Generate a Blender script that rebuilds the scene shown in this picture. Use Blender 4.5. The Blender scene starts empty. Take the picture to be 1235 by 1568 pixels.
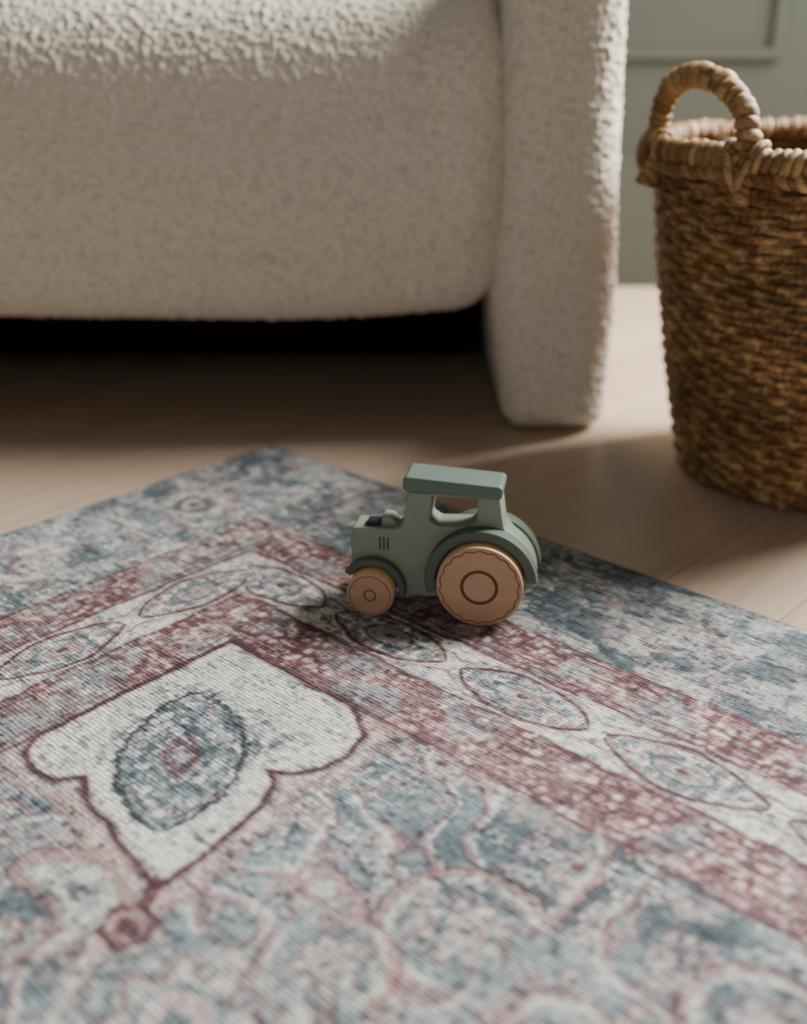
import bpy, bmesh, math, numpy as np
from mathutils import Vector, Matrix, noise as mn
D=bpy.data
col=bpy.context.scene.collection
rng=np.random.default_rng(7)

# ------------------------------------------------------------ helpers
def s2l(c):
    c=np.asarray(c,dtype=float)/255.0
    return np.where(c<=0.04045,c/12.92,((c+0.055)/1.055)**2.4)
def rgba(c): 
    l=s2l(c); return (float(l[0]),float(l[1]),float(l[2]),1.0)
def link(o,parent=None):
    col.objects.link(o)
    if parent is not None: o.parent=parent
    return o
def empty(name,loc=(0,0,0),rz=0.0):
    e=D.objects.new(name,None); e.location=loc; e.rotation_euler=(0,0,rz); e.empty_display_size=.05
    return link(e)
def mesh_obj(name,v,f,mat=None,parent=None,smooth=True,loc=None):
    me=D.meshes.new(name)
    if isinstance(v,np.ndarray): v=v.astype(float).tolist()
    if isinstance(f,np.ndarray): f=f.tolist()
    me.from_pydata(v,[],f); me.update()
    if smooth: me.polygons.foreach_set('use_smooth',[True]*len(me.polygons))
    if mat: me.materials.append(mat)
    o=D.objects.new(name,me)
    if loc: o.location=loc
    return link(o,parent)
def gridfaces(nu,nv,cu=False,cv=False,flip=False):
    iu=np.arange(nu if cu else nu-1); iv=np.arange(nv if cv else nv-1)
    I,J=np.meshgrid(iu,iv,indexing='ij'); I2=(I+1)%nu; J2=(J+1)%nv
    q=np.stack([I*nv+J,I2*nv+J,I2*nv+J2,I*nv+J2],-1).reshape(-1,4)
    return q[:,::-1] if flip else q
def fast_mesh(name,v,q):
    me=D.meshes.new(name)
    me.vertices.add(len(v)); me.vertices.foreach_set('co',np.ascontiguousarray(v,dtype=np.float32).ravel())
    me.loops.add(q.size); me.loops.foreach_set('vertex_index',np.ascontiguousarray(q,dtype=np.int32).ravel())
    me.polygons.add(len(q)); me.polygons.foreach_set('loop_start',np.arange(0,q.size,4,dtype=np.int32))
    me.polygons.foreach_set('loop_total',np.full(len(q),4,dtype=np.int32))
    me.update(calc_edges=True); me.validate()
    me.polygons.foreach_set('use_smooth',np.ones(len(me.polygons),dtype=bool))
    return me
def setcol(me,c,name='Col'):
    a=me.color_attributes.new(name,'FLOAT_COLOR','POINT')
    d=np.ones((len(c),4),dtype=np.float32); d[:,:3]=c
    a.data.foreach_set('color',d.ravel())
def box(name,lo,hi,mat,parent=None,bev=0.0,seg=2):
    bm=bmesh.new(); bmesh.ops.create_cube(bm,size=1.0)
    for v in bm.verts:
        for i in range(3): v.co[i]=lo[i] if v.co[i]<0 else hi[i]
    if bev>0: bmesh.ops.bevel(bm,geom=bm.edges[:],offset=bev,segments=seg,affect='EDGES',profile=.5)
    me=D.meshes.new(name); bm.to_mesh(me); bm.free()
    if mat: me.materials.append(mat)
    return link(D.objects.new(name,me),parent)
def boxes(name,lst,mat,parent=None,bev=0.0):
    bm=bmesh.new()
    for lo,hi in lst:
        r=bmesh.ops.create_cube(bm,size=1.0)
        for v in r['verts']:
            for i in range(3): v.co[i]=lo[i] if v.co[i]<0 else hi[i]
    if bev>0: bmesh.ops.bevel(bm,geom=bm.edges[:],offset=bev,segments=2,affect='EDGES',profile=.5)
    me=D.meshes.new(name); bm.to_mesh(me); bm.free()
    me.materials.append(mat)
    return link(D.objects.new(name,me),parent)

# node helper
class NT:
    def __init__(s,name):
        s.m=D.materials.new(name); s.m.use_nodes=True; s.t=s.m.node_tree; s.b=s.t.nodes['Principled BSDF']
    def n(s,t,**k):
        x=s.t.nodes.new(t)
        for a,b in k.items():
            if a.startswith('i_'):
                key=a[2:].replace('_',' ')
                x.inputs[key].default_value=b
            else: setattr(x,a,b)
        return x
    def l(s,a,b): s.t.links.new(a,b)
    def ramp(s,fac,stops):
        r=s.n('ShaderNodeValToRGB'); e=r.color_ramp.elements
        while len(e)<len(stops): e.new(.5)
        for i,(p,c) in enumerate(stops): e[i].position=p; e[i].color=c
        s.l(fac,r.inputs[0]); return r
    def mix(s,mode,f,a,b):
        x=s.n('ShaderNodeMixRGB',blend_type=mode)
        for sock,val in ((x.inputs[0],f),(x.inputs[1],a),(x.inputs[2],b)):
            if hasattr(val,'is_linked'): s.l(val,sock)
            else: sock.default_value=val
        return x.outputs[0]
    def bump(s,h,st,dist,prev=None):
        b=s.n('ShaderNodeBump'); b.inputs['Strength'].default_value=st; b.inputs['Distance'].default_value=dist
        s.l(h,b.inputs['Height'])
        if prev is not None: s.l(prev.outputs[0],b.inputs['Normal'])
        s.l(b.outputs[0],s.b.inputs['Normal']); return b
    def coord(s,scale=(1,1,1),rot=(0,0,0),out='Object'):
        c=s.n('ShaderNodeTexCoord'); m=s.n('ShaderNodeMapping'); m.inputs['Scale'].default_value=scale; m.inputs['Rotation'].default_value=rot
        s.l(c.outputs[out],m.inputs[0]); return m.outputs[0]

def painted(name,c,rough=.55,grain=.15,spec=.3):
    t=NT(name); co=t.coord((1,1,1))
    n=t.n('ShaderNodeTexNoise',i_Scale=35.0,i_Detail=5.0); t.l(co,n.inputs['Vector'])
    k=rgba(c); d=tuple(x*(1-grain) for x in k[:3])+(1,)
    r=t.ramp(n.outputs[0],[(.3,d),(.7,k)]); t.l(r.outputs[0],t.b.inputs['Base Color'])
    t.b.inputs['Roughness'].default_value=rough; t.b.inputs['Specular IOR Level'].default_value=spec
    n2=t.n('ShaderNodeTexNoise',i_Scale=900.0,i_Detail=3.0); t.l(co,n2.inputs['Vector'])
    t.bump(n2.outputs[0],.15,.0005); return t.m
def woodmat(name,c1,c2,scale=(8,90,90),rough=.5):
    t=NT(name); co=t.coord(scale)
    n=t.n('ShaderNodeTexNoise',i_Scale=2.2,i_Detail=6.0,i_Distortion=.6); t.l(co,n.inputs['Vector'])
    r=t.ramp(n.outputs[0],[(.3,rgba(c1)),(.7,rgba(c2))]); t.l(r.outputs[0],t.b.inputs['Base Color'])
    t.b.inputs['Roughness'].default_value=rough; t.b.inputs['Specular IOR Level'].default_value=.3
    t.bump(n.outputs[0],.1,.0005); return t.m

# ------------------------------------------------------------ materials
m_green=painted('sage_paint',(134,145,127),.55,.06)
m_green2=painted('dark_sage_paint',(88,100,90),.6,.06)
m_roof=painted('roof_paint',(98,113,105),.45,.06)
m_navy=painted('navy_ink',(34,39,46),.6,.05)
m_brown=painted('brown_ink',(98,64,46),.6,.1)
m_beech_shaded=woodmat('beech_shaded',(184,144,114),(192,153,124),(6,40,40))  # wheel face tone, with its shade painted into the colour
m_beech_lit=woodmat('beech_tread_lit',(232,184,130),(242,198,146),(6,40,40))  # same wood, light on the tread painted in as a brighter tone
m_wall=painted('sage_wall_paint',(67,71,64),.7,.05)
m_trim=painted('sage_trim_paint',(71,74,66),.6,.04)
m_white=painted('ceiling_paint',(112,110,105),.8,.03)
m_frame=painted('window_frame_paint',(210,208,200),.6,.03)
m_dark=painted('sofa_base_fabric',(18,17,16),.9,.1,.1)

def boucle():
    t=NT('cream_boucle'); co=t.coord()
    v=t.n('ShaderNodeTexVoronoi',i_Scale=400.0); t.l(co,v.inputs['Vector'])
    n=t.n('ShaderNodeTexNoise',i_Scale=720.0,i_Detail=4.0); t.l(co,n.inputs['Vector'])
    a=t.n('ShaderNodeAttribute',attribute_name='Col')
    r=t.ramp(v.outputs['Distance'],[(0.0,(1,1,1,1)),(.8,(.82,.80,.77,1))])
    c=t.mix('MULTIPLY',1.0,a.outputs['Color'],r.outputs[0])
    t.l(c,t.b.inputs['Base Color'])
    t.b.inputs['Roughness'].default_value=.95; t.b.inputs['Specular IOR Level'].default_value=.1
    t.b.inputs['Sheen Weight'].default_value=.3; t.b.inputs['Sheen Roughness'].default_value=.5
    inv=t.n('ShaderNodeMath',operation='SUBTRACT'); inv.inputs[0].default_value=1.0; t.l(v.outputs['Distance'],inv.inputs[1])
    b=t.bump(inv.outputs[0],.6,.002); t.bump(n.outputs[0],.5,.001,b)
    return t.m
m_boucle=boucle()

def floor_mat():
    t=NT('pale_oak_planks'); co=t.coord((1,1,1),(0,0,math.radians(-47)))
    br=t.n('ShaderNodeTexBrick',offset=.37,squash=1.0)
    br.inputs['Scale'].default_value=1.0; br.inputs['Brick Width'].default_value=1.3; br.inputs['Row Height'].default_value=.115
    br.inputs['Mortar Size'].default_value=.0010; br.inputs['Mortar Smooth'].default_value=.6
    br.inputs['Color1'].default_value=rgba((186,164,144)); br.inputs['Color2'].default_value=rgba((178,155,135)); br.inputs['Mortar'].default_value=rgba((150,126,107))
    t.l(co,br.inputs['Vector'])
    m=t.n('ShaderNodeMapping'); m.inputs['Scale'].default_value=(2.0,34,10); t.l(co,m.inputs[0])
    n=t.n('ShaderNodeTexNoise',i_Scale=2.5,i_Detail=7.0,i_Distortion=1.2); t.l(m.outputs[0],n.inputs['Vector'])
    g=t.ramp(n.outputs[0],[(.3,(.86,.84,.82,1)),(.65,(1.03,1.03,1.02,1))])
    c=t.mix('MULTIPLY',1.0,br.outputs['Color'],g.outputs[0]); t.l(c,t.b.inputs['Base Color'])
    t.b.inputs['Roughness'].default_value=.36; t.b.inputs['Specular IOR Level'].default_value=.4
    t.bump(n.outputs[0],.12,.001); return t.m
m_floor=floor_mat()

# ------------------------------------------------------------ room
X0,X1,Y0,Y1,H=-2.6,2.0,-2.4,2.26,2.5
box('floor',(X0-.1,Y0-.1,-.05),(X1+.1,Y1+.1,0),m_floor)
box('ceiling',(X0-.1,Y0-.1,H),(X1+.1,Y1+.1,H+.05),m_white)
box('wall_back',(X0-.1,Y1,0),(X1+.1,Y1+.1,H),m_wall)
box('wall_left',(X0-.1,Y0,0),(X0,Y1,H),m_wall)
wy0,wy1,wz0,wz1=1.25,2.22,.8,2.4
boxes('wall_right',[((X1,Y0,0),(X1+.1,wy0,H)),((X1,wy1,0),(X1+.1,Y1,H)),((X1,wy0,0),(X1+.1,wy1,wz0)),((X1,wy0,wz1),(X1+.1,wy1,H))],m_wall)
fx0,fx1=-1.6,.6  # opening added in the unseen front wall to house the fill light
boxes('wall_front',[((X0,Y0-.1,0),(fx0,Y0,H)),((fx1,Y0-.1,0),(X1,Y0,H)),((fx0,Y0-.1,0),(fx1,Y0,.6)),((fx0,Y0-.1,2.2),(fx1,Y0,H))],m_wall)
def wframe(name,lo,hi,ax):
    L=[];w=.04
    a0,a1=lo[ax],hi[ax]
    def bx(s0,s1,z0,z1):
        l=[lo[0],lo[1],z0];h=[hi[0],hi[1],z1]; l[ax]=s0;h[ax]=s1; return (tuple(l),tuple(h))
    L=[bx(a0,a0+w,lo[2],hi[2]),bx(a1-w,a1,lo[2],hi[2]),bx(a0+w,a1-w,lo[2],lo[2]+w),bx(a0+w,a1-w,hi[2]-w,hi[2]),bx((a0+a1)/2-.015,(a0+a1)/2+.015,lo[2]+w,hi[2]-w)]
    boxes(name,L,m_frame)
wframe('window_1',(X1+.05,wy0,wz0),(X1+.09,wy1,wz1),1)
wframe('added_fill_window',(fx0,Y0-.09,.6),(fx1,Y0-.05,2.2),0)  # frame of the added opening, out of view
boxes('baseboard_back',[((X0,Y1-.014,0),(X1,Y1,.235)),((X0,Y1-.009,.235),(X1,Y1,.258))],m_trim)
boxes('baseboard_right',[((X1-.018,Y0,0),(X1,Y1-.03,.22)),((X1-.028,Y0,.22),(X1,Y1-.03,.245))],m_trim)
boxes('trim_1',[((-1.0,Y1-.006,.43),(.71,Y1,.448)),((-1.0,Y1-.006,.448),(-.982,Y1,2.1)),((.692,Y1-.006,.448),(.71,Y1,2.1)),((-.982,Y1-.006,2.082),(.692,Y1,2.1))],m_trim)

# ------------------------------------------------------------ sofa
def loft(profile,axis,lo,hi,r_lo,r_hi,step,medial,warp=None,fine=None):
    """closed profile (N,2) CCW swept along axis with rounded ends; caps shrink to a medial segment"""
    P=np.array(profile); T=np.roll(P,-1,0)-np.roll(P,1,0); T/=np.linalg.norm(T,axis=1)[:,None]
    Nn=np.stack([T[:,1],-T[:,0]],1)
    k=max(4,int(r_lo*1.57/step))
    S=[(lo+r_lo*(1-math.sin(th)),r_lo*(1-math.cos(th))) for th in np.linspace(math.pi/2,0,k+1)]
    xs=[];x=lo+r_lo
    while x<hi-r_hi:
        xs.append(x); x+=step if (fine is None or fine[0]<x<fine[1]) else step*3.5
    S+=[(x,0.0) for x in xs[1:] if x<hi-r_hi-step*.5]
    k=max(4,int(r_hi*1.57/step))
    S+=[(hi-r_hi*(1-math.sin(th)),r_hi*(1-math.cos(th))) for th in np.linspace(0,math.pi/2,k+1)]
    (ax0,ay0),(ax1,ay1)=medial; dd=np.array([ax1-ax0,ay1-ay0]); 
    tt=np.clip(((P-np.array([ax0,ay0]))@dd)/(dd@dd),0,1); C=np.array([ax0,ay0])+tt[:,None]*dd
    rows=[]
    def ring(q,x): return np.column_stack([q,np.full(len(q),x)])
    first=P-Nn*S[0][1]; last=P-Nn*S[-1][1]
    K=min(54,max(3,int(np.linalg.norm(first-C,axis=1).max()/step)))
    for i in range(K): 
        f=(i+.02)/K; rows.append(ring(C+(first-C)*f,S[0][0]))
    for x,ins in S: rows.append(ring(P-Nn*ins,x))
    for i in range(K-1,-1,-1):
        f=(i+.02)/K; rows.append(ring(C+(last-C)*f,S[-1][0]))
    A=np.array(rows); nu,nv=A.shape[:2]; A=A.reshape(-1,3)
    if axis=='x': V=np.column_stack([A[:,2],A[:,0],A[:,1]])   # profile (y,z)
    else: V=np.column_stack([A[:,0],A[:,2],A[:,1]])           # profile (x,z)
    q=gridfaces(nu,nv,False,True,flip=(axis=='y'))
    if warp is not None: V=warp(V)
    return V,q
def resample(pts,n_or_step,closed=True):
    P=np.array(pts+[pts[0]] if closed else pts,float); d=np.r_[0,np.cumsum(np.linalg.norm(np.diff(P,axis=0),axis=1))]
    n=int(d[-1]/n_or_step); t=np.linspace(0,d[-1],n,endpoint=not closed)
    return np.column_stack([np.interp(t,d,P[:,0]),np.interp(t,d,P[:,1])])
def fillet(pts,seg=8):
    """pts: (x,y,r)"""
    out=[];n=len(pts)
    for i in range(n):
        p0=np.array(pts[i-1][:2]);p=np.array(pts[i][:2]);p1=np.array(pts[(i+1)%n][:2]);r=pts[i][2]
        if r<=0: out.append(tuple(p)); continue
        a=p0-p;b=p1-p;la=np.linalg.norm(a);lb=np.linalg.norm(b);a/=la;b/=lb
        ang=math.acos(max(-1,min(1,a@b))); d=min(r/math.tan(ang/2),la*.49,lb*.49); 
        s=p+a*d;e=p+b*d
        rr=d*math.tan(ang/2); bis=(a+b)/np.linalg.norm(a+b); cc=p+bis*(rr/math.sin(ang/2))
        v0=s-cc;v1=e-cc; t0=math.atan2(v0[1],v0[0]);t1=math.atan2(v1[1],v1[0]); dt=(t1-t0+math.pi)%(2*math.pi)-math.pi
        for k in range(seg+1): 
            t=t0+dt*k/seg; out.append((cc[0]+rr*math.cos(t),cc[1]+rr*math.sin(t)))
    return out
def boucle_obj(name,V,q,parent,amp=.0026,freq=150.0):
    me=fast_mesh(name,V,q); 
    n=len(me.vertices); no=np.empty(n*3,dtype=np.float32); me.vertex_normals.foreach_get('vector',no); no=no.reshape(-1,3)
    co=np.empty(n*3,dtype=np.float32); me.vertices.foreach_get('co',co); co=co.reshape(-1,3)
    d=np.empty(n); VD=mn.voronoi
    L=co.tolist()
    for i in range(n):
        d[i]=VD(Vector(L[i])*freq)[0][0]
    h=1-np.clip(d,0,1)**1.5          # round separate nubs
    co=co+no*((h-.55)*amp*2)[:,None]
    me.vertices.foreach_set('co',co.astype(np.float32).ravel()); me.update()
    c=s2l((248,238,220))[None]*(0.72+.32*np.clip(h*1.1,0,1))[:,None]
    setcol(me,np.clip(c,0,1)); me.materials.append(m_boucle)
    o=D.objects.new(name,me); return link(o,parent)
sofa=empty('boucle_sofa')
ST=.0023
def thin(P,cond):
    keep=np.ones(len(P),bool); idx=np.arange(len(P)); keep[cond(P)&(idx%4!=0)]=False
    return P[keep]
prof=fillet([(1.375,.136,.06),(2.10,.136,.03),(2.10,.53,.03),(1.366,.532,.17),(1.336,.30,.25)],16)
prof=thin(resample(prof,ST),lambda P:P[:,0]>1.65)
def seatwarp(V):
    x=V[:,0]; V=V.copy()
    w=np.clip((.32-V[:,2])/.17,0,1)
    V[:,2]+=w*(.020*np.clip((x+.20)/.32,0,1)**2 + .006*np.clip((-.15-x)/.5,0,1))
    return V
V,q=loft(prof,'x',-1.45,.124,.05,.060,ST,((1.53,.33),(1.93,.33)),seatwarp,(-.58,.2))
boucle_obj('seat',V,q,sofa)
def armprof(x0,x1,xb0,xb1,st,top=.64):
    pts=[(xb0,.0,.03),(xb1,.0,.026),(x1+.008,.17,.25),(x1,.33,.3),(x1-.008,top,.066),(x0+.004,top,.066),(x0,.33,.3),(x0-.002,.17,.25)]
    return resample(fillet(pts,14),st)
V,q=loft(armprof(.111,.259,.132,.262,ST),'y',1.350,2.16,.048,.04,ST,((.186,.075),(.186,.56)),None,(1.3,1.56))
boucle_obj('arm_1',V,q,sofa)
V,q=loft(armprof(-1.588,-1.44,-1.58,-1.46,.007),'y',1.350,2.16,.045,.04,.007,((-1.514,.075),(-1.514,.56)))
boucle_obj('arm_2',V,q,sofa)
bp=resample(fillet([(1.93,.46,.03),(2.17,.46,.03),(2.19,.80,.07),(2.0,.80,.08)],12),.007)
V,q=loft(bp,'x',-1.46,.13,.05,.05,.007,((2.08,.56),(2.09,.70)))
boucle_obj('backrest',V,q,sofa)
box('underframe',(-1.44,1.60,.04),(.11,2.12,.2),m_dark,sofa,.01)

# ------------------------------------------------------------ rug
def hsh(i,j,s):
    i=i.astype(np.int64)&0xffffffff; j=j.astype(np.int64)&0xffffffff
    h=(i*374761393+j*668265263+s*974634777)&0xffffffff
    h=((h^(h>>13))*1274126177)&0xffffffff
    h=((h^(h>>16))*2246822519)&0xffffffff
    return ((h^(h>>15))&0xffffff)/float(0xffffff)
def vn(x,y,s):
    i=np.floor(x);j=np.floor(y);fx=x-i;fy=y-j;fx=fx*fx*(3-2*fx);fy=fy*fy*(3-2*fy)
    return (hsh(i,j,s)*(1-fx)+hsh(i+1,j,s)*fx)*(1-fy)+(hsh(i,j+1,s)*(1-fx)+hsh(i+1,j+1,s)*fx)*fy
def fbm(x,y,s,o=3):
    r=0;a=.5;t=0
    for k in range(o): r=r+a*vn(x*2**k,y*2**k,s+k*17);t+=a;a*=.5
    return r/t
def sm(e0,e1,x):
    t=np.clip((x-e0)/(e1-e0),0,1);return t*t*(3-2*t)
def flowers(a,b,cell,s,jit=.55):
    x=a/cell;y=b/cell;i=np.floor(x);j=np.floor(y);best=np.full(x.shape,9.0);ang=np.zeros(x.shape);rn=np.zeros(x.shape)
    for di in(-1,0,1):
        for dj in(-1,0,1):
            I=i+di;J=j+dj
            cx=I+.5+(hsh(I,J,s)-.5)*jit;cy=J+.5+(hsh(I,J,s+5)-.5)*jit
            dx=x-cx;dy=y-cy;d=np.hypot(dx,dy);m=d<best
            best=np.where(m,d,best);ang=np.where(m,np.arctan2(dy,dx),ang);rn=np.where(m,hsh(I,J,s+9),rn)
    return best,ang,rn
CREAM=np.array([216,210,198.]);BLUE=np.array([114,130,136.]);DBLUE=np.array([64,78,87.]);MAR=np.array([90,47,56.]);PINK=np.array([164,124,118.]);LBLUE=np.array([152,164,166.]);LPINK=np.array([196,170,162.])
def lay(c,k,w):
    w=np.clip(w,0,1)[...,None]; return c*(1-w)+k*w
def segdist(px,py,poly):
    best=np.full(px.shape,9.0); inside=np.zeros(px.shape,bool); n=len(poly)
    for k in range(n):
        x0,y0=poly[k];x1,y1=poly[(k+1)%n];dx=x1-x0;dy=y1-y0
        t=np.clip(((px-x0)*dx+(py-y0)*dy)/(dx*dx+dy*dy+1e-12),0,1)
        best=np.minimum(best,np.hypot(px-x0-t*dx,py-y0-t*dy))
        c=((y0>py)!=(y1>py))&(px<(x1-x0)*(py-y0)/(y1-y0+1e-15)+x0); inside^=c
    return np.where(inside,-best,best)
RA,RB=2.2,1.5
def rugcolor(a,b):
    wa=a+(fbm(a*45,b*45,3,2)-.5)*.006; wb=b+(fbm(a*45,b*45,8,2)-.5)*.006
    ra=a+(vn(a*170,b*170,13)-.5)*.0036; rb=b+(vn(a*170,b*170,18)-.5)*.0036
    ea=np.minimum(wa,RA-wa);eb=np.minimum(wb,RB-wb)
    m=np.minimum(ea,eb); l=np.maximum(ea,eb)
    ma=eb<ea   # side running along a
    c=np.empty(a.shape+(3,));c[:]=BLUE
    n1=fbm(a*13,b*13,21,3); c=lay(c,DBLUE,sm(.48,.62,n1)*.7); c=lay(c,LBLUE,sm(.46,.34,n1)*.5)
    c=lay(c,LPINK,sm(.55,.67,fbm(a*28,b*28,25,3))*.55)
    for (cell,s,jit,th_) in((.044,41,.8,.40),(.021,47,.8,.5)):
        d,an,rn=flowers(ra,rb,cell,s,jit)
        pet=.36+.08*np.cos(an*(5+np.floor(rn*3)))
        on=(rn>th_)
        w=sm(pet+.05,pet-.03,d)*on*.75
        kc=np.where((rn>.78)[...,None],LPINK,CREAM); c=c*(1-w[...,None])+kc*w[...,None]
        c=lay(c,np.where((rn>.7)[...,None],MAR*.5+PINK*.5,DBLUE),np.exp(-((d-pet)/.05)**2)*on*.8)
        c=lay(c,BLUE,np.exp(-((d-pet*.5)/.07)**2)*on*.8)
        c=lay(c,np.where((rn>.7)[...,None],MAR,DBLUE),sm(.14,.07,d)*.85*on)
    f=fbm(ra*10+7,rb*10,61,2)+.03*(fbm(ra*60,rb*60,65,2)-.5)
    for lv in(.40,.58):
        c=lay(c,CREAM,np.exp(-((f-lv)/.012)**2)*.75)
        c=lay(c,PINK,np.exp(-((f-lv-.022)/.010)**2)*.8)
        c=lay(c,MAR,np.exp(-((f-lv-.036)/.005)**2)*.6)
    field=c.copy()
    for(ca,cb,R)in((.63,.62,.070),(.70,.47,.045),(.78,.60,.065),(.92,.50,.06),(.53,.76,.055),(.45,.70,.04),(.86,.42,.04),(1.05,.62,.07),(.80,.76,.06),(.62,.86,.06),(1.1,.45,.05),(.42,.62,.035),(.66,.54,.035),(.36,.78,.06),(.98,.42,.035)):
        dx=ra-ca;dy=rb-cb;d=np.hypot(dx,dy)/R;an=np.arctan2(dy,dx)
        d=d+.10*(fbm(ra*40,rb*40,67,2)-.5)
        arcw=sm(-.7,.3,np.cos(an*1.5+ca*40))
        c=lay(c,BLUE*.92,sm(1.0,.85,d)*.35)
        c=lay(c,CREAM,np.exp(-((d-.95)/.07)**2)*.7*arcw); c=lay(c,PINK,np.exp(-((d-1.09)/.05)**2)*.9*arcw);c=lay(c,MAR,np.exp(-((d-1.17)/.03)**2)*.7*arcw)
        pet=.52+.10*np.cos(an*8)
        c=lay(c,CREAM,sm(pet+.05,pet-.05,d)*.65);c=lay(c,MAR*.45+PINK*.55,np.exp(-((d-pet)/.05)**2)*.75)
        c=lay(c,BLUE,np.exp(-((d-.34)/.06)**2)*.8);c=lay(c,PINK,np.exp(-((d-.2)/.06)**2)*.7);c=lay(c,DBLUE,sm(.12,.08,d)*.8)
    # ---- corner medallion
    poly=[(.0,.0),(.135,.0),(.158,.005),(.176,.022),(.184,.045),(.182,.068),(.172,.086),(.157,.096),(.172,.105),(.182,.125),(.188,.15),(.193,.18),(.194,.214),
          (.165,.211),(.14,.207),(.11,.201),(.085,.194),(.068,.186),(.055,.200),(.035,.204),(.015,.198),(.003,.182),(.0,.155)]
    p=ea-.346;qq=eb-.350
    reg=(p<.36)&(qq<.36)
    sd=np.full(a.shape,9.0); sd[reg]=segdist(p[reg],qq[reg],poly)
    c=lay(c,LPINK,np.exp(-((sd-.010)/.006)**2)*.8)
    c=lay(c,PINK,np.exp(-((sd-.018)/.003)**2)*.7)
    ins=sm(.001,-.002,sd)
    fill=np.empty_like(c);fill[:]=CREAM
    g=fbm(a*60,b*60,71,3); fill=lay(fill,LBLUE,sm(.50,.72,g)*.5)
    u=(p+qq)/1.41421;w_=(p-qq)/1.41421+.019
    rag=vn(a*230,b*230,78)
    br=np.exp(-((qq-.050-.25*p)/.009)**2)*sm(.03,.05,p)*sm(.16,.12,p)+np.exp(-((p-.030-.10*qq)/.007)**2)*sm(.05,.07,qq)*sm(.17,.14,qq)
    br+=np.exp(-((p-.150+.2*qq)/.009)**2)*sm(.05,.06,qq)*sm(.12,.10,qq)
    fill=lay(fill,BLUE*.78,br*.85*sm(.25,.55,rag)); 
    du=(u-.158)/.082; hw=.044*np.clip(1-np.abs(du)**2.1,0,1)**.85
    hw=hw+(rag-.5)*.006
    ls=np.abs(w_)-hw; inl=(np.abs(du)<1)
    dl,al,rl=flowers(ra,rb,.013,83,.8)
    lf=np.empty_like(c);lf[:]=LBLUE*.97;lf=lay(lf,BLUE*.95,sm(.4,.6,fbm(a*70,b*70,87,2)));lf=lay(lf,LPINK,sm(.42,.3,dl)*(rl>.7)*.7);lf=lay(lf,CREAM,sm(.42,.3,dl)*(rl<.35)*.7);lf=lay(lf,DBLUE,np.exp(-((dl-.45)/.09)**2)*.6);lf=lay(lf,MAR,sm(.2,.1,dl)*(rl>.75)*.7)
    fill=np.where((inl&(ls<0))[...,None],lf,fill)
    ce=np.abs(du)*1.9+np.abs(w_)/.026+.25*(fbm(a*120,b*120,89,2)-.5)
    fill=lay(fill,DBLUE,np.exp(-((ce-1.0)/.12)**2)*.7*inl); fill=lay(fill,DBLUE,sm(.85,.65,ce)*.45); fill=lay(fill,MAR,np.exp(-((ce-.52)/.15)**2)*.8); fill=lay(fill,LPINK,sm(.3,.15,ce)*.7)
    c=c*(1-ins[...,None])+fill*ins[...,None]
    leafline=np.exp(-(ls/.0030)**2)*inl*ins
    leafline2=np.exp(-((ls+.010)/.0020)**2)*inl*.5*sm(.3,.6,rag)*ins*(ls<0)
    medline=np.exp(-((sd-.001)/.0030)**2)
    d=np.hypot(p-.208,qq-.247);an=np.arctan2(qq-.247,p-.208)
    c=lay(c,MAR,sm(.021+.004*np.cos(6*an),.016,d)*.85*reg); c=lay(c,LPINK,np.exp(-((d-.010)/.003)**2)*.6*reg)
    c=lay(c,MAR,sm(.006,.003,np.abs(p-.199-(qq-.228)*.5))*sm(.205,.212,qq)*sm(.235,.23,qq)*.9)
    # ---- outer border 0..0.163
    bd=field.copy(); bd=lay(bd,BLUE,.25+0*m); 
    dd=np.hypot((l-.085)%.2-.1,m-.085); 
    bd=lay(bd,PINK,np.exp(-((dd-.040)/.006)**2)*.6); bd=lay(bd,CREAM,np.exp(-((dd-.031)/.006)**2)*.6); bd=lay(bd,MAR,np.exp(-((dd-.018)/.004)**2)*.6);bd=lay(bd,LPINK,sm(.014,.011,dd)*.6);bd=lay(bd,MAR,sm(.006,.004,dd)*.8)
    bd=lay(bd,DBLUE,sm(.48,.64,fbm(a*17,b*17,91,3))*.55)
    bd=lay(bd,CREAM,sm(.54,.64,fbm(a*30,b*46,97,3))*.5)
    # ---- stripes
    st=np.empty_like(c);st[:]=PINK
    d,an,rn=flowers(l,m,.0110,101,.75)
    red=st.copy(); red=lay(red,MAR,sm(.36,.50,d)*.7); red=lay(red,CREAM,sm(.33,.2,d)*(rn>.35)*.75); red=lay(red,MAR,sm(.2,.1,d)*(rn<.25)*.8)
    red=lay(red,LPINK,sm(.45,.6,fbm(a*35,b*35,107,3))*.4)
    red=lay(red,LBLUE*.9,sm(.50,.62,fbm(a*24,b*24,113,3))*.7)
    red=lay(red,MAR,sm(.50,.66,fbm(a*60,b*60,109,2))*.45)
    band=lambda lo,hi: sm(lo-.001,lo+.001,m)*sm(hi+.001,hi-.001,m)
    cr=np.empty_like(c);cr[:]=CREAM+2
    per=.140; off=np.where(ma,.297,.312)
    ll=(l-off+per/2)%per-per/2
    mc=m-.251
    hw2=.0265*np.clip(np.cos(np.clip(ll/.062,-1,1)*math.pi/2),0,1)**.75
    e=np.abs(mc)-hw2; inn=np.abs(ll)<.062
    ffc,fan,frn=flowers(l,m,.0105,111,.6)
    lz=np.empty_like(c);lz[:]=CREAM;lz=lay(lz,BLUE,sm(.46,.36,ffc)*(frn<.5)*.9);lz=lay(lz,PINK,sm(.44,.34,ffc)*(frn>.6)*.85);lz=lay(lz,DBLUE,np.exp(-((ffc-.45)/.1)**2)*.5);lz=lay(lz,MAR,sm(.17,.1,ffc)*.75)
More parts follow.
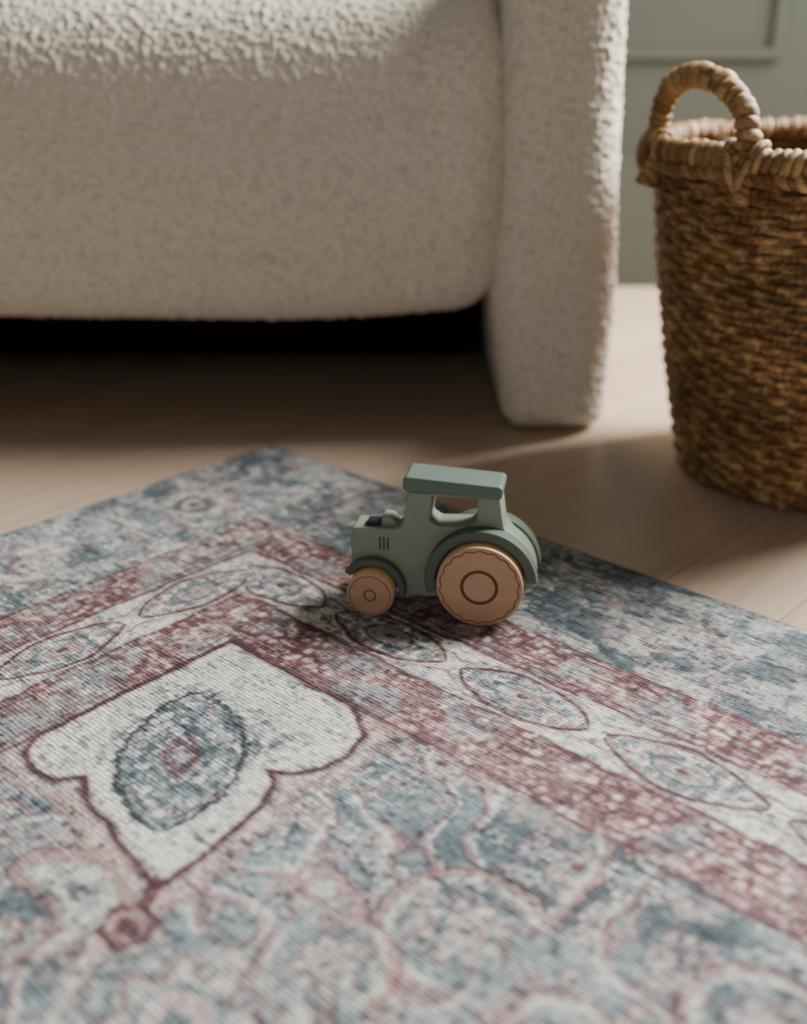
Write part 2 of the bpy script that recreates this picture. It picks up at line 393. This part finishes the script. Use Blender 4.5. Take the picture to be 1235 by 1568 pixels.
    dd2=np.hypot(ll*.8,mc*1.4); lz=lay(lz,LBLUE,sm(.021,.018,dd2)*.5); lz=lay(lz,PINK,np.exp(-((dd2-.010)/.003)**2)*.8);lz=lay(lz,DBLUE,np.exp(-((dd2-.019)/.0022)**2)*.75);lz=lay(lz,MAR,sm(.005,.003,dd2)*.9)
    cr=np.where((inn&(e<-.003))[...,None],lz,cr)
    cr=lay(cr,LBLUE,sm(.5,.65,fbm(l*80,m*80,117,2))*.6*(e>.002))
    cr=lay(cr,MAR,np.exp(-((e-.0068)/.0015)**2)*inn*.3)
    inband=sm(.2185,.2205,m)*sm(.2835,.2815,m)
    lozline=np.exp(-(e/.0027)**2)*inn*inband
    lozline2=np.exp(-((np.abs(mc)-.011-(np.abs(ll)-.07)*(-.35))/.0018)**2)*(np.abs(ll)>.055)*.75*inband
    c=np.where((m<.163)[...,None],bd,c)
    for lo,hi,k in((.163,.218,red),(.218,.284,cr),(.284,.346,red)):
        w=band(lo,hi)[...,None]; c=c*(1-w)+k*w
    for mm,wd,st_ in((.164,.0026,.75),(.172,.0014,.5),(.209,.0016,.6),(.218,.0024,.85),(.284,.0024,.85),(.293,.0014,.6),(.336,.0016,.6),(.346,.0026,.8)):
        c=lay(c,MAR,np.exp(-((m-mm)/wd)**2)*st_)
    # ---- distressing : worn threads, ribs running along the long side
    t1=vn(a*560,b*110,201);t2=vn(a*80,b*470,207);t3=fbm(a*190,b*190,211,2);t4=fbm(a*9,b*9,219,3)
    wv=t2*.5+t1*.2+t3*.3
    c=lay(c,CREAM,sm(.52,.78,wv)*(.18+.55*sm(.40,.66,t4)))
    c=lay(c,DBLUE*.55,sm(.46,.20,wv)*(.48+.2*sm(.6,.4,t4)))
    wl=.72+.28*sm(.75,.35,wv)     # printed outlines stay crisp, slightly worn
    c=lay(c,MAR*.8,np.maximum(lozline,medline*((m>.342)&reg))*wl)
    c=lay(c,MAR,lozline2*wl*.8)
    c=lay(c,DBLUE*.62,np.maximum(leafline,leafline2)*wl)
    g_=c.mean(-1,keepdims=True); c=g_+(c-g_)*.83
    c=c*(.88+.22*t3)[...,None]
    return np.clip(c,0,250)
FS=.00110
ga=np.r_[0,np.arange(0,.98,FS),np.arange(.98,RA,.006),RA,RA]
gb=np.r_[0,np.arange(0,.80,FS),np.arange(.80,RB,.006),RB,RB]
A,B=np.meshgrid(ga,gb,indexing='ij')
Z=np.full(A.shape,.0050)+ (fbm(A*5,B*5,5,2)-.5)*.0012
dge=np.minimum(np.minimum(A,RA-A),np.minimum(B,RB-B)); Z=np.where(dge<.002,.0038,Z)
Z[0,:]=Z[-1,:]=.0004;Z[:,0]=Z[:,-1]=.0004
c=rugcolor(A,B)
edge_=dge<.004
c[edge_]=c[edge_]*.6+DBLUE*.4
V=np.stack([A,-B,Z],-1).reshape(-1,3)
rm=fast_mesh('persian_rug',V,gridfaces(len(ga),len(gb),flip=True))
setcol(rm,s2l(c.reshape(-1,3)))
t=NT('faded_rug_weave'); at=t.n('ShaderNodeAttribute',attribute_name='Col')
co=t.coord((150,900,1)); n1=t.n('ShaderNodeTexNoise',i_Scale=1.0,i_Detail=1.5); t.l(co,n1.inputs['Vector'])
co2=t.coord((1100,260,1)); n2=t.n('ShaderNodeTexNoise',i_Scale=1.0,i_Detail=1.5); t.l(co2,n2.inputs['Vector'])
m1=t.n('ShaderNodeMath',operation='MULTIPLY'); t.l(n1.outputs[0],m1.inputs[0]); m1.inputs[1].default_value=.7
m2=t.n('ShaderNodeMath',operation='MULTIPLY_ADD'); t.l(n2.outputs[0],m2.inputs[0]); m2.inputs[1].default_value=.3; t.l(m1.outputs[0],m2.inputs[2])
hf=m2
r=t.ramp(hf.outputs[0],[(.38,(.50,.50,.51,1)),(.60,(1.20,1.20,1.18,1))])
cc=t.mix('MULTIPLY',1.0,at.outputs['Color'],r.outputs[0]); t.l(cc,t.b.inputs['Base Color'])
t.b.inputs['Roughness'].default_value=.85; t.b.inputs['Specular IOR Level'].default_value=.2
t.b.inputs['Sheen Weight'].default_value=.05
co3=t.coord((1,1,1)); wv=t.n('ShaderNodeTexWave',i_Scale=88.0,i_Distortion=1.5,i_Detail=2.0,i_Detail_Scale=3.0); wv.bands_direction='Y'; t.l(co3,wv.inputs['Vector'])
b=t.bump(hf.outputs[0],.8,.0014); t.bump(wv.outputs[0],.45,.0009,b)
rm.materials.append(t.m)
rug=D.objects.new('persian_rug',rm); rug.location=(-.1656,1.307,0); rug.rotation_euler=(0,0,math.radians(-42.4)); link(rug)

# ------------------------------------------------------------ basket
def basket_mat():
    t=NT('seagrass'); at=t.n('ShaderNodeAttribute',attribute_name='Col')
    co=t.coord((220,220,900)); n=t.n('ShaderNodeTexNoise',i_Scale=1.0,i_Detail=4.0,i_Distortion=.8); t.l(co,n.inputs['Vector'])
    r=t.ramp(n.outputs[0],[(.3,(.5,.46,.42,1)),(.7,(1.3,1.28,1.22,1))])
    c=t.mix('MULTIPLY',1.0,at.outputs['Color'],r.outputs[0]); t.l(c,t.b.inputs['Base Color'])
    t.b.inputs['Roughness'].default_value=.48; t.b.inputs['Specular IOR Level'].default_value=.45
    t.bump(n.outputs[0],.7,.0012); return t.m
m_sea=basket_mat()
bk=empty('wicker_basket',(.480,1.240,0))
NT_,NZ=1300,380
th=np.linspace(0,2*math.pi,NT_,endpoint=False); zz=np.linspace(0,.362,NZ)
TH,ZZ=np.meshgrid(th,zz,indexing='ij')
def brad(z): return .148+.060*np.clip(z/.36,0,1)**.9+.004*np.sin(np.clip(z/.36,0,1)*math.pi)
R=brad(ZZ)
cx,cy=np.cos(TH),np.sin(TH)
x=TH/(2*math.pi)
def pn(fx,fz,s):
    a1=vn(x*fx,ZZ*fz,s);a2=vn((x-1)*fx,ZZ*fz,s);w=sm(.9,1.0,x);return a1*(1-w)+a2*w
rowh=.0086
zw=ZZ+(pn(26,26,301)-.5)*.007+(pn(90,60,303)-.5)*.0030
k=np.floor(zw/rowh);fr=zw/rowh-k
nst=46
ph=TH*nst/2+k*math.pi+(hsh(k,k*0,9)-.5)*1.0+(pn(60,200,305)-.5)*2.0
w=np.cos(ph)
frs=np.clip(fr+.14*np.sin(ph),0,1)
prof_=np.sqrt(np.clip(1-(2*frs-1)**2,0,1))
dsp=.0034*prof_+.0027*w*prof_+ (pn(420,260,311)-.5)*.0028-.002
Rr=R+dsp
base=s2l((146,104,60));hi=s2l((198,162,112));gap_shade=s2l((56,37,21))
mixr=sm(.3,.85,pn(110,120,321)*.6+pn(300,300,323)*.4)
colr=base[None,None]*(1-mixr[...,None])+hi*mixr[...,None]
dm=(sm(.5,.0,prof_)*.9+sm(-.1,-1,w)*.5)  # crevice shade painted into the strand colour
colr=colr*(1-np.clip(dm,0,.9)[...,None])+gap_shade*np.clip(dm,0,.9)[...,None]
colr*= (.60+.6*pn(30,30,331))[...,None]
Vo=np.stack([Rr*cx,Rr*cy,ZZ+.003],-1).reshape(-1,3)
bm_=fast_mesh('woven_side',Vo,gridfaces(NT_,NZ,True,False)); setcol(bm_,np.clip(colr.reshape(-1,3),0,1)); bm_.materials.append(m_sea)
link(D.objects.new('woven_side',bm_),bk)
nt,nz=360,120
th2=np.linspace(0,2*math.pi,nt,endpoint=False);z2=np.linspace(.004,.362,nz);T2,Z2=np.meshgrid(th2,z2,indexing='ij')
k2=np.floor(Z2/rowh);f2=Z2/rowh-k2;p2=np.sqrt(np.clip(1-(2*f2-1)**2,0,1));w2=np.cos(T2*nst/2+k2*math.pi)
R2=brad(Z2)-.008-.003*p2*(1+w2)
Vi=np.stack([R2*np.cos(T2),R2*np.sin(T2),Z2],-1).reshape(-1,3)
im=fast_mesh('woven_inside',Vi,gridfaces(nt,nz,True,False,flip=True)); cc_=(s2l((112,82,50))[None,None]*(.45+.5*p2[...,None])).reshape(-1,3); setcol(im,cc_); im.materials.append(m_sea)  # gaps between inner rows darkened, shade painted into the colour
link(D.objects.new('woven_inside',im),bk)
rr=np.linspace(.002,.146,40);T3,R3=np.meshgrid(th2,rr,indexing='ij')
bmh=fast_mesh('base',np.stack([R3*np.cos(T3),R3*np.sin(T3),.006+.0015*np.sin(R3*700)],-1).reshape(-1,3),gridfaces(nt,40,True,False,flip=True)); setcol(bmh,np.tile(s2l((140,100,60)),(nt*40,1))); bmh.materials.append(m_sea); link(D.objects.new('base',bmh),bk)
def tube(name,path,rad,ns,wraps,parent,closed=False,amp=.16,tilt=1.0,seed=0,flat=1.0):
    P=np.array(path);n=len(P)
    T=(np.roll(P,-1,0)-np.roll(P,1,0)) if closed else np.gradient(P,axis=0)
    T/=np.linalg.norm(T,axis=1)[:,None]
    N=np.zeros_like(P);ref=np.array([0,0,1.]) if abs(T[0][2])<.8 else np.array([P[0][0],P[0][1],0])/np.hypot(P[0][0],P[0][1])
    v=ref
    for i in range(n):
        v=v-T[i]*(v@T[i]);v/=np.linalg.norm(v);N[i]=v
    Bn=np.cross(T,N)
    ph=np.linspace(0,2*math.pi,ns,endpoint=False)
    s=np.arange(n)/(n if closed else n-1)
    S,PH=np.meshgrid(s,ph,indexing='ij')
    wsh=(vn(S*wraps*.7,PH*0,seed+4)-.5)*.9*sm(0,.03,S)*sm(1,.97,S)
    u=S*wraps+tilt*PH/(2*math.pi)+wsh
    fr=u-np.floor(u); bump=np.sqrt(np.clip(1-(2*fr-1)**2,0,1))
    rk=hsh(np.floor(u)%(wraps if closed else 9999),np.zeros_like(u),seed)
    r=(np.array(rad)[:,None] if np.ndim(rad) else rad)*(1-amp+amp*bump*(.6+.8*rk)+.12*(vn(S*wraps*3,PH*2,seed+8)-.5))
    Vt=P[:,None]+N[:,None]*(r*np.cos(PH))[...,None]+Bn[:,None]*(r*np.sin(PH)*flat)[...,None]
    cl=(base*(1-rk[...,None])+hi*rk[...,None])*(.7+.3*rk[...,None]); dm=sm(.6,.1,bump)[...,None]*.85; cl=cl*(1-dm)+gap_shade*dm  # grooves between wraps get painted shade too
    me=fast_mesh(name,Vt.reshape(-1,3),gridfaces(n,ns,closed,True,flip=False)); setcol(me,np.clip(cl.reshape(-1,3),0,1)); me.materials.append(m_sea)
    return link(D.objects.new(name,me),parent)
tt=np.linspace(0,2*math.pi,2400,endpoint=False)
tube('rim',np.column_stack([.207*np.cos(tt),.207*np.sin(tt),.366+.0012*np.sin(tt*9)]),.0130,28,140,bk,True,.28,2.0,3)
tube('rim_lower_cord',np.column_stack([.2105*np.cos(tt),.2105*np.sin(tt),.350+.001*np.sin(tt*7)]),.0078,16,110,bk,True,.26,-2.0,5)
def handle(name,f0,f1,seed):
    f0,f1=math.radians(f0),math.radians(f1)
    RR=.209
    a0=np.array([RR*math.cos(f0),RR*math.sin(f0)]);a1=np.array([RR*math.cos(f1),RR*math.sin(f1)])
    pts=[]
    for s in np.linspace(0,1,420):
        if s<.22: u=0;h=.325+(s/.22)*.058
        elif s>.78: u=1;h=.325+((1-s)/.22)*.058
        else:
            g=(s-.22)/.56; an=math.pi*g; u=.5-.5*math.cos(an); h=.383+.056*math.sin(an)
        p=a0*(1-u)+a1*u; mid=(1+ .05*math.sin(math.pi*u)); out=1.0+.045*max(0,1-min(s,1-s)/.12)
        pts.append((p[0]*mid*out,p[1]*mid*out,h))
    P=np.array(pts)
    for _ in range(30): P[1:-1]=(P[:-2]+P[1:-1]*2+P[2:])/4
    tube(name,P,.0122,26,30,bk,False,.26,1.2,seed)
    for j,f in enumerate((f0,f1)):
        for kx,sg in enumerate((-1,1)):
            q=[]
            for g in np.linspace(0,2*math.pi,90,endpoint=False):
                fa=f+sg*(.03+.05*math.cos(g))
                rr_=.2085+.0165*math.sin(g); z_=.355+.026*math.cos(g)
                q.append((rr_*math.cos(fa),rr_*math.sin(fa),z_))
            tube(name+'_lashing_%d'%(j*2+kx+1),q,.0048,12,9,bk,True,.2,1.0,seed+j*3+kx)
handle('handle_1',179,222,11); handle('handle_2',-1,42,23)

# ------------------------------------------------------------ toy tractor
RT=.0052
ang=math.atan2(-.0177,.0966)
tr=empty('wooden_toy_tractor',(-.0295,.8610,RT),ang); tr.scale=(.97,.97,.97)
def extr(name,outline,y0,y1,mat,holes=(),bev=.0018,parent=tr):
    cu=D.curves.new(name+'_c','CURVE');cu.dimensions='2D';cu.fill_mode='BOTH'
    for pl in (outline,)+tuple(holes):
        sp=cu.splines.new('POLY');sp.points.add(len(pl)-1)
        for p,(x_,z_) in zip(sp.points,pl): p.co=(x_,z_,0,1)
        sp.use_cyclic_u=True
    cu.extrude=(y1-y0)/2-bev;cu.bevel_depth=bev;cu.bevel_resolution=3;cu.offset=-bev
    o=D.objects.new(name+'_c',cu);col.objects.link(o)
    bpy.context.view_layer.update()
    me=D.meshes.new_from_object(o.evaluated_get(bpy.context.evaluated_depsgraph_get()));D.objects.remove(o)
    yc=(y0+y1)/2
    for v in me.vertices: x_,y_,z_=v.co; v.co=(x_,yc-z_,y_)
    me.name=name;me.materials.clear();me.materials.append(mat)
    bm=bmesh.new();bm.from_mesh(me);bmesh.ops.remove_doubles(bm,verts=bm.verts,dist=.00001);bmesh.ops.recalc_face_normals(bm,faces=bm.faces)
    for e in bm.edges:
        if len(e.link_faces)==2 and e.calc_face_angle(0)>.6: e.smooth=False
    for fc in bm.faces: fc.smooth=abs(fc.normal.y)<.97
    bm.to_mesh(me);bm.free()
    return link(D.objects.new(name,me),parent)
BW=(.0985,.0385);SW=(0.0,.0215)
def arc(cx,cz,r,a0,a1,n=24): return [(cx+r*math.cos(math.radians(t)),cz+r*math.sin(math.radians(t))) for t in np.linspace(a0,a1,n)]
b0,b1=.0215,.0515
out=[(-.0215,.028,.003),(-.0215,.0775,.005),(.0255,.0795,.009),(.0310,.1160,.002),(.1120,.1160,.002),(.1165,.0870,.008)]
tail=[(x_,z_,0) for x_,z_ in arc(BW[0],BW[1],.0475,58,-8,16)]
out=out+tail+[(.120,.018,.004),(.060,.014,.004),(.030,.014,.004),(.012,.026,.002)]
ol=fillet(out[::-1],6)
hole=fillet([(.0525,.1140,.002),(.0500,.0900,.005),(.0580,.0850,.006),(.0860,.0865,.005),(.0925,.0920,.005),(.0925,.1140,.002)],6)
extr('body',ol,b0,b1,m_green,(hole,))
extr('roof',fillet([(.0265,.1175,.004),(.0270,.1315,.0045),(.1150,.1275,.004),(.1140,.1150,.004)][::-1],6),b0-.004,b1+.004,m_roof,bev=.0025)
def ringpoly(c,r0,r1,a0,a1):
    return arc(c[0],c[1],r1,a0,a1,40)+arc(c[0],c[1],r0,a1,a0,40)
for i,(y0,y1) in enumerate(((.0085,.0235),(.0495,.0645))):
    extr('rear_fender_%d'%(i+1),ringpoly(BW,.0405,.0500,4,196),y0,y1,m_green2,bev=.0015)
    extr('front_fender_%d'%(i+1),ringpoly(SW,.0235,.0300,-12,150),y0+.003,y1-.003,m_green2,bev=.0012)
extr('exhaust_cap',fillet([(-.0080,.0760,.0005),(-.0080,.0822,.001),(.0050,.0828,.001),(.0050,.0760,.0005)][::-1],3),b0+.005,b0+.019,m_navy,bev=.0008)
extr('engine_block',fillet([(.0050,.0760,.0005),(.0055,.0880,.002),(.0150,.0870,.003),(.0210,.0790,.002),(.0210,.0760,.0005)][::-1],3),b0+.007,b1-.006,m_green,bev=.0010)
for i in range(3):
    x_=.0048+i*.0036
    box('vent_%d'%(i+1),(x_,b0-.0002,.058),(x_+.0013,b0+.0006,.0705),m_navy,tr)
def wheel(name,c,R,y0,y1,outer):
    w=y1-y0;bv=.0016
    pr=[(1e-5,y0),(R*.5,y0),(R-bv,y0)]+[(R-bv+bv*math.sin(t),y0+bv-bv*math.cos(t)) for t in np.linspace(.3,math.pi/2,5)]+[(R-bv+bv*math.cos(t),y1-bv+bv*math.sin(t)) for t in np.linspace(0,math.pi/2-.3,5)]+[(R-bv,y1),(1e-5,y1)]
    n=96;v=[];f=[]
    for j in range(n):
        t=2*math.pi*j/n
        for r_,y_ in pr: v.append((c[0]+r_*math.cos(t),y_,c[1]+r_*math.sin(t)))
    m=len(pr)
    for j in range(n):
        for i in range(m-1): f.append((j*m+i,((j+1)%n)*m+i,((j+1)%n)*m+i+1,j*m+i+1))
    o=mesh_obj(name,v,f,m_beech_shaded,tr,smooth=False); o.data.materials.append(m_beech_lit)
    bm=bmesh.new();bm.from_mesh(o.data);bmesh.ops.recalc_face_normals(bm,faces=bm.faces)
    for fc in bm.faces:
        if abs(fc.normal.y)<.5: fc.material_index=1; fc.smooth=True
    bm.to_mesh(o.data);bm.free()
    yf=y0-.00025 if outer<0 else y1+.00025
    def ring(nm,rf,wd):
        n=180;v=[];f=[]
        for j in range(n):
            t=2*math.pi*j/n
            for r_ in(rf(t)-wd/2,rf(t)+wd/2): v.append((c[0]+r_*math.cos(t),yf,c[1]+r_*math.sin(t)))
            f.append((2*j,2*j+1,(2*j+3)%(2*n),(2*j+2)%(2*n)))
        mesh_obj(nm,v,f,m_brown,tr,smooth=False)
    if R>.03:
        ring(name+'_hub_print',lambda t:R*.40,R*.075)
        ring(name+'_scallop_print',lambda t:R*(.875+.045*abs(math.sin(t*9))),R*.024)
    else:
        ring(name+'_hub_print',lambda t:R*.24,R*.06)
        ring(name+'_scallop_print',lambda t:R*(.84+.05*abs(math.sin(t*7))),R*.03)
wheel('rear_wheel_1',BW,.0385,.0,.0205,-1);wheel('rear_wheel_2',BW,.0385,.0525,.073,1)
wheel('front_wheel_1',SW,.0215,.0,.0205,-1);wheel('front_wheel_2',SW,.0215,.0525,.073,1)
for nm,c_ in(('rear_axle',BW),('front_axle',SW)):
    extr(nm,arc(c_[0],c_[1],.004,0,345,16),.004,.069,m_beech_shaded,bev=.0005)

# ------------------------------------------------------------ lights
def area(name,loc,target,sx,sy,power,colr):
    l=D.lights.new(name,'AREA');l.shape='RECTANGLE';l.size=sx;l.size_y=sy;l.energy=power;l.color=colr
    o=D.objects.new(name,l);o.location=loc
    d=Vector(target)-Vector(loc);o.rotation_euler=d.to_track_quat('-Z','Y').to_euler();link(o)
area('window_light_1',(X1-.25,1.83,1.70),(X1-2,1.15,.2),.72,1.2,265,(1.0,.99,.965))
area('front_fill_light',((fx0+fx1)/2,Y0+.02,1.4),(-.2,1.0,.5),2.0,1.5,13,(1.0,.965,.915))  # weak fill lamp added from the front, behind the camera
wd=D.worlds.new('daylight');wd.use_nodes=True;bpy.context.scene.world=wd
bg=wd.node_tree.nodes['Background'];bg.inputs[0].default_value=(.75,.85,1,1);bg.inputs[1].default_value=.6

# ------------------------------------------------------------ camera
cam=D.cameras.new('camera');co_=D.objects.new('camera',cam);link(co_)
cam.sensor_fit='VERTICAL';cam.sensor_height=36;cam.lens=39.03
co_.location=(0,0,.48);co_.rotation_euler=(math.radians(90-23.5),0,0)
cam.dof.use_dof=True;cam.dof.focus_distance=.885;cam.dof.aperture_fstop=2.4;cam.clip_start=.02
bpy.context.scene.camera=co_
